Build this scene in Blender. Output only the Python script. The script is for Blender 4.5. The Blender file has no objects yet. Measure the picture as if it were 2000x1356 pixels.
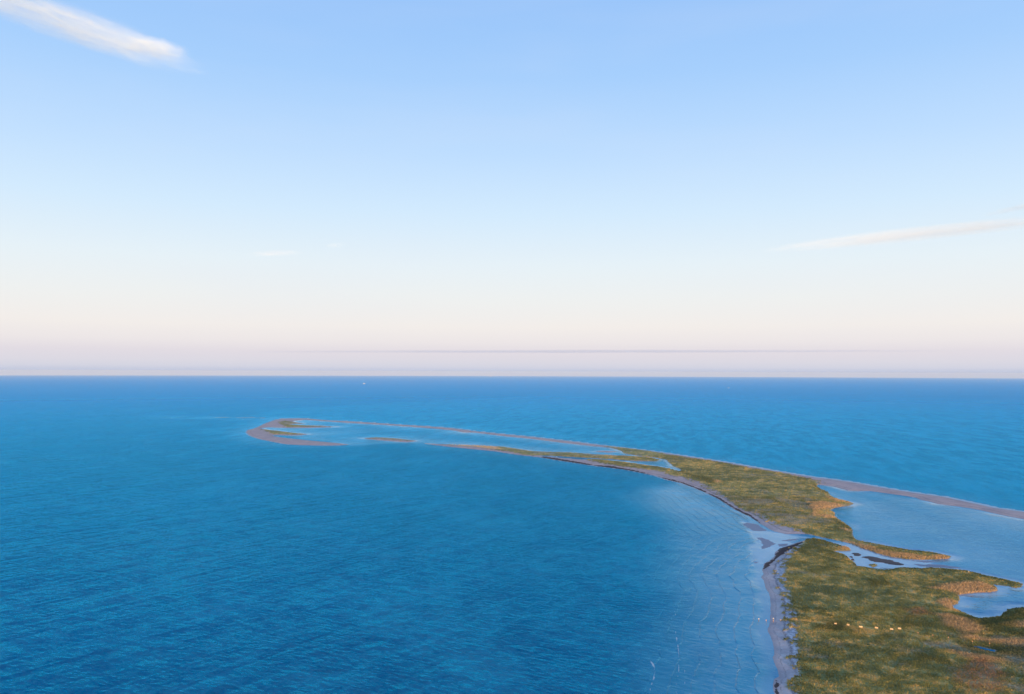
import bpy, math, random
import numpy as np
from mathutils import Vector, Matrix

# ------------------------------------------------------------------ camera
H_CAM = 100.0          # drone height (m)
FPX = 1556.0           # focal length in pixels of the 2000 px wide photograph
R_EARTH = 6371000.0
PITCH = math.atan2(726.0 - 678.0, FPX)      # camera looks slightly up
ROLL = math.radians(0.17)
sc = bpy.context.scene
cam_d = bpy.data.cameras.new('camera'); cam = bpy.data.objects.new('camera', cam_d)
sc.collection.objects.link(cam); sc.camera = cam
cam_d.sensor_fit = 'HORIZONTAL'; cam_d.sensor_width = 36.0; cam_d.lens = 36.0 * FPX / 2000.0
cam_d.clip_start = 1.0; cam_d.clip_end = 300000.0
CAM_M = Matrix.Rotation(math.pi / 2 + PITCH, 4, 'X') @ Matrix.Rotation(ROLL, 4, 'Z')
CAM_M.translation = Vector((0, 0, H_CAM))
cam.matrix_world = CAM_M

# ------------------------------------------------------------------ light and exposure
SUN_EL = math.radians(4.6)
SUN_AZ = math.radians(172.0)        # 0 = +Y (view direction), clockwise; 172 = behind the camera, a little right
sc.cycles.volume_bounces = 5; sc.cycles.volume_step_rate = 0.35; sc.cycles.volume_max_steps = 512; sc.cycles.max_bounces = 8
vs = sc.view_settings
vs.view_transform = 'Standard'; vs.look = 'None'; vs.exposure = 0.0; vs.gamma = 1.0; vs.use_curve_mapping = False
sun_d = bpy.data.lights.new('sun', 'SUN'); sun = bpy.data.objects.new('sun', sun_d); sc.collection.objects.link(sun)
sun_d.energy = 4.9; sun_d.angle = math.radians(0.5); sun_d.color = (1.0, 0.67, 0.42)
sdir = Vector((math.sin(SUN_AZ) * math.cos(SUN_EL), math.cos(SUN_AZ) * math.cos(SUN_EL), math.sin(SUN_EL)))
sun.rotation_euler = sdir.to_track_quat('Z', 'Y').to_euler()

def srgb(r, g, b):
    f = lambda c: (c / 255 / 12.92) if c <= 10 else ((c / 255 + 0.055) / 1.055) ** 2.4
    return (f(r), f(g), f(b), 1.0)

class NT:
    """small helper round a node tree"""
    def __init__(s, tree):
        s.t = tree; s.n = tree.nodes; s.l = tree.links; s.n.clear()
    def add(s, typ, **kw):
        nd = s.n.new(typ)
        ins = kw.pop('ins', {})
        for k, v in kw.items(): setattr(nd, k, v)
        for k, v in ins.items():
            if isinstance(v, bpy.types.NodeSocket): s.l.new(v, nd.inputs[k])
            else: nd.inputs[k].default_value = v
        return nd
    def math(s, op, a, b=None, c=None, clamp=False):
        ins = {0: a}
        if b is not None: ins[1] = b
        if c is not None: ins[2] = c
        return s.add('ShaderNodeMath', operation=op, use_clamp=clamp, ins=ins).outputs[0]
    def vmath(s, op, a, b=None, scale=None):
        ins = {0: a}
        if b is not None: ins[1] = b
        if scale is not None: ins['Scale'] = scale
        nd = s.add('ShaderNodeVectorMath', operation=op, ins=ins)
        return nd.outputs['Value'] if op in ('LENGTH', 'DOT_PRODUCT', 'DISTANCE') else nd.outputs[0]
    def mix(s, fac, a, b, blend='MIX'):
        nd = s.n.new('ShaderNodeMix'); nd.data_type = 'RGBA'; nd.blend_type = blend
        for i, v in ((0, fac), (6, a), (7, b)):
            if isinstance(v, bpy.types.NodeSocket): s.l.new(v, nd.inputs[i])
            else: nd.inputs[i].default_value = v
        return nd.outputs[2]
    def ramp(s, fac, stops, interp='LINEAR'):
        nd = s.n.new('ShaderNodeValToRGB'); s.l.new(fac, nd.inputs[0]); cr = nd.color_ramp; cr.interpolation = interp
        while len(cr.elements) < len(stops): cr.elements.new(0.5)
        for e, (p, c) in zip(cr.elements, stops):
            e.position = p; e.color = c if hasattr(c, '__len__') else (c, c, c, 1)
        return nd.outputs[0]
    def mapr(s, v, a, b, c=0.0, d=1.0, smooth=True):
        nd = s.add('ShaderNodeMapRange', interpolation_type='SMOOTHSTEP' if smooth else 'LINEAR',
                   ins={0: v, 1: a, 2: b, 3: c, 4: d})
        return nd.outputs[0]
    def noise(s, vec, scale, detail=4, rough=0.5, dist=0.0, out=0):
        return s.add('ShaderNodeTexNoise', ins={'Vector': vec, 'Scale': scale, 'Detail': detail, 'Roughness': rough,
                                                'Distortion': dist}).outputs[out]
    def mapping(s, vec, loc=(0, 0, 0), rot=(0, 0, 0), scale=(1, 1, 1)):
        return s.add('ShaderNodeMapping', ins={0: vec, 1: loc, 2: rot, 3: scale}).outputs[0]
    def wmap(s, vec, rot, sx, sy):
        """turn the ground plane by rot, then measure it in units of sx, sy metres"""
        return s.add('ShaderNodeMapping', vector_type='TEXTURE', ins={0: vec, 2: (0, 0, rot), 3: (sx, sy, 1)}).outputs[0]
    def attr(s, name, out='Fac'):
        return s.add('ShaderNodeAttribute', attribute_name=name).outputs[out]

# ------------------------------------------------------------------ world: Nishita sky blended with the measured dusk gradient
world = bpy.data.worlds.new('World'); sc.world = world; world.use_nodes = True
w = NT(world.node_tree)
sky = w.add('ShaderNodeTexSky', sky_type='NISHITA', sun_disc=False, sun_elevation=SUN_EL,
            sun_rotation=SUN_AZ, altitude=100.0, air_density=1.0, dust_density=1.5, ozone_density=2.0)
tc = w.add('ShaderNodeTexCoord')
sep = w.add('ShaderNodeSeparateXYZ', ins={0: tc.outputs['Generated']})
el = w.math('ARCSINE', sep.outputs[2])
t = w.math('DIVIDE', el, math.pi / 2, clamp=True)        # 0 horizon .. 1 zenith
E = lambda y: max(0.0, math.degrees(math.atan((727 - y) / FPX))) / 90.0
grad = w.ramp(t, [(0.0, srgb(186, 194, 217)), (E(715), srgb(212, 211, 222)), (E(690), srgb(221, 215, 222)),
                  (E(672), srgb(231, 225, 226)), (E(640), srgb(238, 233, 229)), (E(590), srgb(234, 236, 235)),
                  (E(520), srgb(226, 237, 243)), (E(420), srgb(207, 230, 249)), (E(300), srgb(186, 217, 250)),
                  (E(150), srgb(163, 203, 248)), (E(0), srgb(150, 193, 245)), (0.5, srgb(130, 176, 236)),
                  (1.0, srgb(108, 152, 220))])
sky_s = w.vmath('SCALE', sky.outputs[0], scale=0.12)      # the sunward half of the sky, behind the camera
toward = w.vmath('DOT_PRODUCT', tc.outputs['Generated'], (math.sin(SUN_AZ), math.cos(SUN_AZ), 0.0))
col = w.mix(w.mapr(toward, -0.1, 0.7, 0.0, 1.0), w.vmath('SCALE', grad, scale=1.05), sky_s)
# a little uneven thin veil in the air
nz = w.noise(w.mapping(tc.outputs['Generated'], scale=(1.2, 1.2, 6.0)), 1.6, 4, 0.55)
veil = w.math('MULTIPLY', w.mapr(nz, 0.45, 0.75, 0, 1), 0.10)
col = w.mix(veil, col, srgb(226, 230, 244))
bg = w.add('ShaderNodeBackground', ins={0: col, 1: 1.0})
wo = w.add('ShaderNodeOutputWorld', ins={0: bg.outputs[0]})

HAZE_D = 3.4e-5; HAZE_COL = (0.83, 0.93, 1.0, 1)

# ------------------------------------------------------------------ geometry helpers
def link(o):
    sc.collection.objects.link(o); return o
def np_mesh(name, co, faces_flat, nper, mat, attrs=None, smooth=True):
    """mesh from numpy arrays; all faces have nper corners"""
    me = bpy.data.meshes.new(name)
    nf = len(faces_flat) // nper
    me.vertices.add(len(co)); me.vertices.foreach_set('co', np.ascontiguousarray(co, dtype=np.float32).ravel())
    me.loops.add(len(faces_flat)); me.loops.foreach_set('vertex_index', faces_flat.astype(np.int32))
    me.polygons.add(nf)
    me.polygons.foreach_set('loop_start', np.arange(0, nf * nper, nper, dtype=np.int32))
    me.polygons.foreach_set('loop_total', np.full(nf, nper, dtype=np.int32))
    if smooth: me.polygons.foreach_set('use_smooth', np.ones(nf, dtype=bool))
    me.update(calc_edges=True)
    for k, v in (attrs or {}).items():
        if v.ndim == 1:
            a = me.attributes.new(k, 'FLOAT', 'POINT'); a.data.foreach_set('value', v.astype(np.float32))
        else:
            a = me.attributes.new(k, 'FLOAT_COLOR', 'POINT')
            a.data.foreach_set('color', np.c_[v, np.ones(len(v))].astype(np.float32).ravel())
    me.materials.append(mat)
    return link(bpy.data.objects.new(name, me))
def tag(o, label=None, cat=None, group=None, kind=None):
    for k, v in (('label', label), ('category', cat), ('group', group), ('kind', kind)):
        if v: o[k] = v
    return o
def drop(x, y): return -(x * x + y * y) / (2 * R_EARTH)      # curvature of the sea

_M3 = np.array(CAM_M.to_3x3())
def unproject(pts):
    """photograph pixels -> points on the sea level (metres)"""
    p = np.asarray(pts, float)
    d = np.stack([(p[:, 0] - 1000) / FPX, -(p[:, 1] - 678) / FPX, -np.ones(len(p))], 1) @ _M3.T
    h = np.full(len(p), H_CAM)
    for _ in range(6):
        s = h / -d[:, 2]
        x, y = d[:, 0] * s, d[:, 1] * s
        h = H_CAM - drop(x, y)
    return np.stack([x, y], 1)

def _hash(ix, iy, seed):
    n = (ix.astype(np.int64) * 374761393 + iy.astype(np.int64) * 668265263 + seed * 1442695041) & 0xffffffff
    n = ((n ^ (n >> 13)) * 1274126177) & 0xffffffff
    return ((n ^ (n >> 16)) & 0xffffff) / float(0xffffff)
def vnoise(x, y, seed=0):
    ix, iy = np.floor(x), np.floor(y); fx, fy = x - ix, y - iy
    fx = fx * fx * (3 - 2 * fx); fy = fy * fy * (3 - 2 * fy)
    a = _hash(ix, iy, seed); b = _hash(ix + 1, iy, seed); c = _hash(ix, iy + 1, seed); d = _hash(ix + 1, iy + 1, seed)
    return (a * (1 - fx) + b * fx) * (1 - fy) + (c * (1 - fx) + d * fx) * fy
def fbm(x, y, seed=0, octs=4, gain=0.5):
    s = np.zeros_like(x, dtype=float); a = 1.0; tot = 0
    for i in range(octs):
        s += a * (vnoise(x * 2 ** i + 13.7 * i, y * 2 ** i - 7.3 * i, seed + i) - 0.5); tot += a; a *= gain
    return s / tot * 2        # about -1..1
def sstep(v, a, b):
    t = np.clip((v - a) / (b - a), 0, 1); return t * t * (3 - 2 * t)

def sdf(poly, x, y, far=150.0):
    """signed distance in metres to a polygon given in metres, positive inside; -far far away"""
    far = float(far); out = np.full(x.shape, -far)
    lo, hi = poly.min(0) - far, poly.max(0) + far
    m = (x > lo[0]) & (x < hi[0]) & (y > lo[1]) & (y < hi[1])
    if not m.any(): return out
    px, py = x[m], y[m]
    d2 = np.full(px.shape, far * far); ins = np.zeros(px.shape, bool)
    q = np.roll(poly, -1, 0)
    for (ax, ay), (bx, by) in zip(poly, q):
        ex, ey = bx - ax, by - ay
        L = ex * ex + ey * ey
        if L < 1e-9: continue
        wx, wy = px - ax, py - ay
        tt = np.clip((wx * ex + wy * ey) / L, 0, 1)
        dx, dy = wx - tt * ex, wy - tt * ey
        np.minimum(d2, dx * dx + dy * dy, out=d2)
        c = (ay > py) != (by > py)
        if c.any():
            xi = ax + (py - ay) * ex / (ey if ey else 1e-12)
            ins ^= c & (px < xi)
    out[m] = np.where(ins, 1, -1) * np.sqrt(d2)
    return out

# ------------------------------------------------------------------ the outlines of the coast (traced, then laid out in metres)
MAIN = [(1568,1056.4),(1547,1063),(1523.4,1070.9),(1514,1079),(1513.4,1086.6),(1502,1096),(1492,1101),(1490.6,1109),
 (1488,1113),(1492,1121),(1486.6,1127.8),(1492,1134),(1495.8,1149.6),(1502,1160),(1505.5,1178.5),(1504.5,1199.5),
 (1503.7,1218),(1499.7,1232),(1506,1246.7),(1511.5,1262.5),(1513,1278),(1509.7,1284.8),(1514,1296.6),(1519.4,1312),
 (1521,1321.5),(1511.5,1326.8),(1509,1338.6),(1509,1346.5),(1513,1356),(1520,1400),(1522,1480),(1530,1700),
 (2600,1700),(2600,1200),(2200,1175),(2100,1180),(2000,1186.5),(1983,1187),(1967.5,1191),(1958.5,1197.8),(1954,1203),
 (1933.7,1205.7),(1911,1208.4),(1895,1201),(1881.8,1196),(1866,1191),(1859,1183.6),(1870.5,1179.8),(1875,1172),
 (1871.6,1162.4),(1888.5,1160.6),(1911,1158),(1933.7,1157.4),(1949,1153.8),(1946,1147),(1940,1142),(1954,1144),
 (1967.5,1145),(1983,1149),(1995.7,1147.5),(1998,1141.4),(1990,1138),(1967.5,1133),(1945,1128),(1922,1123),
 (1902,1117.7),(1888.5,1115),(1866,1112.7),(1843,1110.5),(1816,1109),(1798,1110.5),(1775.7,1109),(1755.4,1108.7),
 (1742,1111.4),(1726,1113.6),(1708,1111.4),(1690,1108),(1673,1106.4),(1669.6,1098.5),(1660.6,1093),(1654,1086),
 (1647,1081.6),(1633.5,1079),(1629,1077),(1636,1076.6),(1654,1076.6),(1663,1075),(1658,1071.4),(1645,1066),
 (1624.5,1060),(1606,1054.5),(1588,1051),(1578,1052.5)]
SPIT = [(537,820),(555,817.5),(600,817.5),(637,821),(675,822.5),(725,825.5),(775,829),(825,832),(875,835.5),(912,840),
 (920,841.6),(980,847.6),(1040,853.6),(1100,860.5),(1160,868),(1205,873.4),(1250,878.5),(1295,884.5),(1340,891.4),
 (1400,900.4),(1450,909),(1500,918),(1540,924.5),(1580,931),(1620,936),(1660,941.6),(1720,952.4),(1780,962),
 (1840,970.4),(1900,983),(1940,992),(2000,1000),(2200,1036),(2600,1108),(2600,1130),(2200,1053),(2000,1014.4),
 (1970,1009),(1956,1006),(1920,997.6),(1890,992),(1860,988),(1830,984.4),(1816,980),(1800,977),(1788,972),(1770,969),
 (1740,965),(1700,959.4),(1660,958.5),(1650,956.5),(1625,950),(1598,947),(1594,950),(1606,957),(1618,962),(1620,967),(1630,972),
 (1644,978),(1658,980),(1667.6,984),(1660,988),(1644,990),(1628,993),(1622,997),(1630,1002),(1630,1008),(1636,1013),
 (1648,1020),(1660,1029),(1666,1038),(1665,1043),(1668,1050),(1674,1055),(1690,1058),(1720,1064),(1750,1070),
 (1780,1075),(1820,1078.6),(1840,1083),(1858,1087),(1854,1091.6),(1830,1093),(1800,1093.4),(1770,1092.4),(1740,1088),
 (1720,1083),(1700,1076.4),(1680,1070),(1660,1062),(1640,1057),(1620,1053),(1600,1048.4),(1580,1043.6),(1560,1043),
 (1536,1043.6),(1512,1038),(1500,1032),(1486,1024),(1476,1017),(1464,1009),(1448,1002),(1436,996),(1420,986),
 (1400,973),(1380,964),(1354,952.5),(1330,944),(1305,938),(1280,929.5),(1220,917.5),(1160,910),(1100,901),
 (1055,893.5),(1010,888.4),(965,881.5),(920,877),(875,872.5),(830,867),(830,866),(890,869.5),(935,871),(980,872.5),
 (1010,877),(1040,881.5),(1070,883),(1115,884.5),(1160,887.5),(1220,890.5),(1268,893.5),(1289,898),(1280,901),
 (1235,900.4),(1190,896.5),(1145,894.4),(1100,892),(1055,889.6),(1055,891),(1100,894.5),(1130,897),(1175,898.5),
 (1220,902.5),(1250,907),(1280,911),(1300,914),(1319,919),(1329.5,921),(1328,916),(1314,911),(1309,905.5),(1300,898),
 (1280,894),(1250,891),(1220,886),(1211,880),(1190,874),(1160,871.6),(1100,865),(1040,857.5),(980,851.5),(925,844.8),
 (907,845),(887.5,841),(850,837.3),(800,833.4),(750,830),(700,827.3),(662,824.8),(625,822.3),(595,819.8),(570,821)]
HOOK = [(560,817.8),(537.5,820),(517.5,827.5),(500,836),(484,840),(481,845),(487.5,851),(505,857.5),(530,862.5),
 (555,867.5),(587.5,869.5),(625,870.5),(662.5,870),(682.5,869),(662,866),(625,862.5),(600,860),(562,856),(537,852.5),
 (528,850.2),(562,850.5),(587,850),(605,848.4),(585,847),(562,844.5),(545,842),(520,839.2),(508,836.5),(525,834.8),(555,835.5),
 (600,836),(662,834),(625,832.2),(590,831),(562,830),(572,828),(597,827.5),(577.5,825),(570,822.5),(600,819.8)]
ISLET = [(707,856),(737,855),(775,857),(800,860),(817,861.2),(795,864),(762,861.5),(725,858.4)]
ISLET2 = [(1160,882),(1178,880.6),(1211,882),(1190,884)]
POOLS = [[(1901,1262.5),(1915,1264),(1930,1267.5),(1944,1270.5),(1942,1274),(1920,1270),(1905,1266)]]
MUD = [[(1450,1023),(1460,1021),(1480,1025),(1492,1032),(1500,1037),(1480,1038),(1466,1036),(1458,1030)],
 [(1477,1051),(1488,1050),(1500,1054),(1508,1060),(1516,1062),(1500,1070),(1488,1073),(1490,1062)],
 [(1519,1063),(1540,1061),(1536,1067),(1522,1067)],
 [(1516,1057.5),(1540,1053.6),(1568,1052.4),(1556,1055.4),(1530,1058)],
  [(1472,1098),(1481,1097),(1482,1100.5),(1474,1101)],
 [(1408,986),(1414,988.5),(1417,992),(1410,990)],
 [(1785,1101.5),(1809.5,1102),(1841,1103),(1866,1107.5),(1884,1110.8),(1850,1109.5),(1815,1107.5),(1795,1107)],
 [(1775,1095.5),(1809,1095.5),(1834,1097.6),(1805,1099)],
 [(1648,958),(1662,954),(1700,959),(1675,959.5)], [(340,815.5),(420,814.8),(500,815.2),(556,817.6),(500,816.9),(400,816.2)]]
BOG = [[(1663,1081.6),(1676,1080.5),(1685,1084),(1678.6,1087),(1667,1086)],
 [(1683,1087),(1697,1086),(1719,1090.6),(1742,1095),(1760,1100.8),(1768,1105),(1748.6,1104),(1726,1100.8),(1708,1098.5),(1694,1093)],
 [(1660,1083),(1668,1092),(1673,1098),(1664,1095)]]
BOG_GREEN = [[(1694,1103),(1708,1102),(1715,1105),(1706,1109)]]
VEG = [ # vegetated areas, clipped by the land outline
 [(1572,1050),(1569,1068),(1557.5,1081),(1541.7,1094.5),(1536.5,1105),(1532.5,1123),(1538,1147),(1541,1162.7),(1546,1189),
  (1555,1202),(1558.8,1223),(1557.5,1252),(1560,1278),(1562.7,1309.7),(1560,1341),(1558.8,1356),(1566,1500),(1570,1700),
  (2700,1700),(2700,1100),(1900,1090),(1700,1060),(1600,1040)],
 [(1300,926),(1340,935),(1368,943),(1380,950),(1404,962),(1422,976),(1440,988),(1456,998),(1480,1003),(1494,1008),
  (1502,1018),(1520,1024),(1540,1032),(1562,1037),(1575,1044),(1640,1065),(1760,1100),(1900,1100),(1880,1080),(1700,1040),
  (1680,980),(1602,950),(1592,942),(1570,935),(1540,929),(1510,924),(1470,917),(1420,907),(1360,898),(1300,889),(1280,884),
  (1220,875),(1184,870.6),(1186,876),(1205,884),(1290,898),(1308,915)],
 [(965,874),(985,870),(1070,880),(1160,884),(1300,892),(1300,905),(1190,899),(1070,890.5),(1028,889.5),(992,882),(930,874.5),(870,869.5),(850,867),(880,866)],
 [(1145,898),(1175,905),(1220,913),(1280,920),(1310,923.5),(1340,931),(1345,915),(1290,905),(1200,895)],
 [(545,826),(556,823),(566,824),(580,827),(596,827.4),(566,829.0),(600,831.5),(655,833.4),(560,835)],
 [(512,840),(522,840),(550,843),(600,848.4),(570,849.5),(535,849)],
 [(700,855.4),(737,854),(775,856),(820,861),(795,861.6),(762,859.6),(725,857.4)]]
WRACK = [ # dark drift weed on the beach
 [(1568,1056),(1547,1063),(1523,1071),(1514,1079),(1513,1087),(1502,1096),(1490,1101),(1488,1112),(1494,1113),(1503,1108),
  (1512,1100),(1523,1090),(1534,1083),(1547,1076),(1560,1068),(1572,1061)],
 [(1511,1327),(1508,1346),(1513,1360),(1520,1400),(1528,1400),(1523,1356),(1523,1330)],
 [(1380,964.5),(1400,974),(1420,987),(1436,997),(1448,1003),(1464,1010),(1476,1018),(1486,1025),(1492,1026),(1484,1019),
  (1470,1008),(1452,999),(1436,991),(1418,980),(1402,970),(1386,964)],
 [(1150,908.6),(1160,910),(1220,918),(1280,930),(1305,938),(1330,944),(1354,953),(1380,964),(1380,960),(1354,949.5),(1330,941.5),(1300,934),(1240,919),(1190,910.5)],
 [(1055,893.6),(1100,901),(1150,909),(1160,908),(1110,899.5),(1060,892)]]
STRAW = [ # pale reed beds
 [(1815,1152),(1838,1144),(1880,1138),(1915,1139),(1945,1147),(1951,1155),(1890,1163),(1874,1166),(1862,1160),(1840,1157)],
 [(1868,1176),(1856,1184),(1870,1193),(1852,1196),(1838,1182),(1850,1172)],
 [(1825,1205),(1850,1202),(1900,1215),(1925,1235),(1915,1246),(1880,1240),(1845,1225)],
 [(1950,1225),(2050,1208),(2100,1240),(2000,1232)],
 [(1880,1240),(1930,1252),(2000,1250),(2100,1256),(2100,1275),(2010,1268),(1960,1262),(1900,1256),(1868,1250)],
 [(1876,1260),(1900,1268),(1935,1276),(1965,1277),(1962,1281),(1920,1278),(1885,1270)],
 [(1860,1277),(1900,1282),(1960,1290),(1975,1298),(1940,1297),(1890,1290)],
 [(1580,983),(1604,982),(1632,985),(1644,989),(1620,995),(1600,999),(1590,1012),(1584,996)],
 [(1596,1010),(1620,1008),(1634,1012),(1615,1016)],[(1610,972),(1640,978),(1655,982),(1630,982)],
 [(1640,1034),(1662,1036),(1662,1041),(1645,1040)],[(1388,939),(1405,940),(1413,945),(1398,945)],
 [(1640,1060),(1700,1078),(1740,1089),(1800,1094),(1854,1092),(1850,1088),(1800,1088),(1740,1081),(1700,1070),(1650,1056)],
 [(1650,1065),(1663,1075),(1640,1074)],
 [(880,868),(960,873),(985,880),(940,877),(890,872)]]
DARKV = [ # dark rank growth, plus swale shadows painted into the plant colour
 [(1880,1205),(1930,1210),(1960,1205),(2000,1190),(2100,1190),(2050,1205),(1990,1215),(1960,1240),(1930,1240),(1905,1222)],
 [(1965,1240),(2020,1238),(2010,1252),(1975,1248)],[(1870,1258),(1900,1258),(1950,1263),(2000,1270),(2050,1285),(1970,1284),(1910,1276),(1880,1268)],
 [(1570,1053),(1610,1055),(1640,1062),(1620,1066),(1580,1066)],[(1470,1026),(1500,1030),(1540,1042),(1500,1036)],
 [(1630,1018),(1662,1030),(1668,1036),(1640,1028)],[(1585,945),(1600,950),(1620,964),(1600,960)],
 [(1310,915),(1360,930),(1400,940),(1390,948),(1350,934)],
 [(1700,1140),(1730,1138),(1740,1146),(1705,1150)],[(1755,1205),(1790,1208),(1785,1225),(1755,1222)],
 [(1780,1280),(1830,1285),(1850,1300),(1790,1298)],[(1630,1215),(1600,1235),(1660,1240),(1650,1222)]]
PATH = [[(1545,1213),(1600,1219),(1650,1226),(1700,1233),(1700,1236),(1650,1229.5),(1600,1222.5),(1545,1216)]]
RUST = [[(1885,1305),(1920,1296),(1950,1320),(1945,1356),(1890,1360),(1880,1330)],[(1770,1195),(1800,1192),(1815,1205),(1785,1210)]]
PALE = [(1440,1010),(1500,1035),(1560,1045),(1700,1075),(1820,1096),(1880,1112),(1790,1112),(1660,1112),(1600,1050),(1560,1054),(1520,1085),(1480,1110),(1462,1085),(1470,1050)]
EAST = [(480,815),(537,818.5),(600,816.5),(725,824.5),(825,831),(912,839),(980,846.6),(1040,852.6),(1100,859.5),(1160,867),(1250,877.5),
 (1340,890.4),(1400,899.4),(1500,917),(1580,930),(1660,940.6),(1780,961),(1840,969.4),(1900,982),(2000,999),(2600,1104),(2600,790),(1200,765),(500,800)]
LAGOON = [[(1850,1140),(1945,1140),(2000,1142),(2200,1160),(2200,1190),(1960,1212),(1900,1214),(1850,1195)],[(1592,942),(1800,975),(2200,1050),(2200,1190),(1900,1130),(1840,1112),(1670,1110),(1560,1050),(1560,1046),(1640,1056),(1672,1052),(1620,960)],
 [(560,818),(800,832),(1040,856),(1200,874),(1320,900),(1330,922),(1180,900),(1040,884),(960,872),(830,866),(680,868),(600,858),(500,840)]]
SHALLOW = [(1330,945),(1250,955),(1230,975),(1290,1010),(1310,1060),(1290,1110),(1310,1180),(1320,1250),(1300,1300),(1290,1380),(1280,1500),
 (1600,1500),(1560,1300),(1560,1180),(1560,1060),(1500,1030),(1440,1000),(1380,965)]

U = lambda L: [unproject(p) for p in L]
land_p = U([MAIN, SPIT, HOOK, ISLET, ISLET2]) + U(BOG_GREEN)
pool_p, mud_p, bog_p = U(POOLS), U(MUD), U(BOG)

def maxsdf(polys, x, y, far=150.0):
    r = np.full(x.shape, -float(far))
    for p in polys: np.maximum(r, sdf(p, x, y, far), out=r)
    return r

# small scale raggedness of a shore: metres, grows slowly with the size of the features there
def rag(x, y, s=1.0):
    return s * (fbm(x / 9, y / 9, 3, 4, 0.6) * 0.9 + fbm(x / 2.2, y / 2.2, 9, 2) * 0.25)

# ------------------------------------------------------------------ the sea
def water_material():
    m = bpy.data.materials.new('water'); m.use_nodes = True; n = NT(m.node_tree)
    pos = n.add('ShaderNodeNewGeometry').outputs['Position']
    shore = n.attr('shore'); calm = n.attr('calm'); shal = n.attr('shallow'); foam = n.attr('foam')
    far = n.vmath('LENGTH', pos)
    rough_sea = n.math('SUBTRACT', 1.0, calm)
    # gusts: long streaks lying along the wind, patches of rougher and smoother water
    WIND = math.radians(58)
    gv = n.wmap(pos, WIND, 160, 26)
    gust = n.noise(gv, 1.0, 3, 0.55)
    gust2 = n.noise(n.wmap(pos, WIND - 0.2, 900, 220), 1.0, 3, 0.6)
    # wind waves: crests across the wind
    wv = n.wmap(pos, WIND, 1.9, 4.6)
    h1 = n.noise(wv, 1.0, 3, 0.55, 0.12)
    sw = n.wmap(pos, WIND - 0.08, 70, 11)
    h2 = n.noise(sw, 1.0, 2, 0.5, 0.4)
    # wave trains running up the shoal, parallel to the beach
    wob = n.noise(n.mapping(pos, scale=(1 / 55, 1 / 80, 1)), 1.0, 2, 0.4)
    wob2 = n.noise(n.mapping(pos, scale=(1 / 6, 1 / 9, 1)), 1.0, 2, 0.5)
    wob = n.math('ADD', wob, n.math('MULTIPLY', wob2, 0.12))
    ph = n.math('MULTIPLY', n.math('ADD', shore, n.math('MULTIPLY', wob, 17.0)), 2 * math.pi / 6.0)
    fr_ = n.math('FRACT', n.math('DIVIDE', ph, 2 * math.pi))
    ridge = n.math('MULTIPLY', n.math('POWER', fr_, 2.0), n.mapr(fr_, 1.0, 0.88, 0, 1))
    brk = n.mapr(n.noise(n.mapping(pos, rot=(0, 0, 0.3), scale=(1 / 26, 1 / 26, 1)), 1.0, 3), 0.33, 0.50)
    ridge = n.math('MULTIPLY', n.math('MULTIPLY', ridge, brk), n.attr('train'))
    height = n.math('ADD', n.math('MULTIPLY', h1, n.math('MULTIPLY', rough_sea, n.math('ADD', 0.72, n.math('MULTIPLY', gust, 0.5)))),
                    n.math('MULTIPLY', n.math('MULTIPLY', h2, rough_sea), 1.5))
    height = n.math('ADD', height, n.math('MULTIPLY', ridge, 0.60))
    bump = n.add('ShaderNodeBump', ins={'Strength': 1.0, 'Distance': 1.0, 'Height': height}).outputs[0]
    # fine ripples as slopes (they stay when the waves are smaller than a pixel)
    r1 = n.vmath('SUBTRACT', n.noise(n.wmap(pos, WIND, 0.9, 2.0), 1.0, 3, 0.6, 0, 1), (0.5, 0.5, 0.5))
    r2 = n.vmath('SUBTRACT', n.noise(n.wmap(pos, WIND + 0.15, 4.0, 13), 1.0, 3, 0.6, 0, 1), (0.5, 0.5, 0.5))
    gm = n.noise(n.wmap(pos, WIND - 0.9, 110, 190), 1.0, 7, 0.82)
    cats = n.math('ADD', n.math('MULTIPLY', n.mapr(gm, 0.38, 0.62), 0.8), n.math('MULTIPLY', n.mapr(gust2, 0.3, 0.7), 0.55))
    amp = n.math('MULTIPLY', n.math('ADD', n.math('MULTIPLY', rough_sea, 0.58), 0.10), n.math('ADD', 0.30, cats))
    sl = n.vmath('ADD', n.vmath('MULTIPLY', n.vmath('SCALE', r1, scale=amp), (1, 1, 0)),
                 n.vmath('MULTIPLY', n.vmath('SCALE', r2, scale=n.math('MULTIPLY', amp, 1.05)), (0.6, 1, 0)))
    nrm = n.vmath('NORMALIZE', n.vmath('ADD', bump, sl))
    # body colour: deep blue, paler and greener over the shoal
    deep = n.mix(n.mapr(gust2, 0.35, 0.65), WATER_DEEP1, WATER_DEEP2)
    deep = n.mix(n.mapr(gust, 0.35, 0.65, 0, 0.5), deep, WATER_DEEP2)
    deep = n.mix(n.mapr(gm, 0.42, 0.62, 0, 0.34), deep, WATER_SHOAL)  # ripple contrast of the far sea painted into the deep colour
    bodyc = n.mix(n.attr('pale'), n.mix(shal, deep, WATER_SHOAL), WATER_PALE)
    # light and dark of ripples painted into the body colour, readable far out
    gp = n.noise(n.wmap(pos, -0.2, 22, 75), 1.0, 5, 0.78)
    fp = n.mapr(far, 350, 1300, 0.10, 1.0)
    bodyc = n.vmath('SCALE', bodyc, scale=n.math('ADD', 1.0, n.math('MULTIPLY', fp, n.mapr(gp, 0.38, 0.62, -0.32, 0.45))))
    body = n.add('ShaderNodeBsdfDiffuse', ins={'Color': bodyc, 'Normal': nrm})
    rg = n.mapr(far, 200, 4000, 0.10, 0.30)
    tint = n.mix(n.math('POWER', calm, 1.6), WATER_TINT, (0.72, 0.88, 1.0, 1))
    gl = n.add('ShaderNodeBsdfGlossy', ins={'Color': tint, 'Roughness': rg, 'Normal': nrm})
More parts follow.
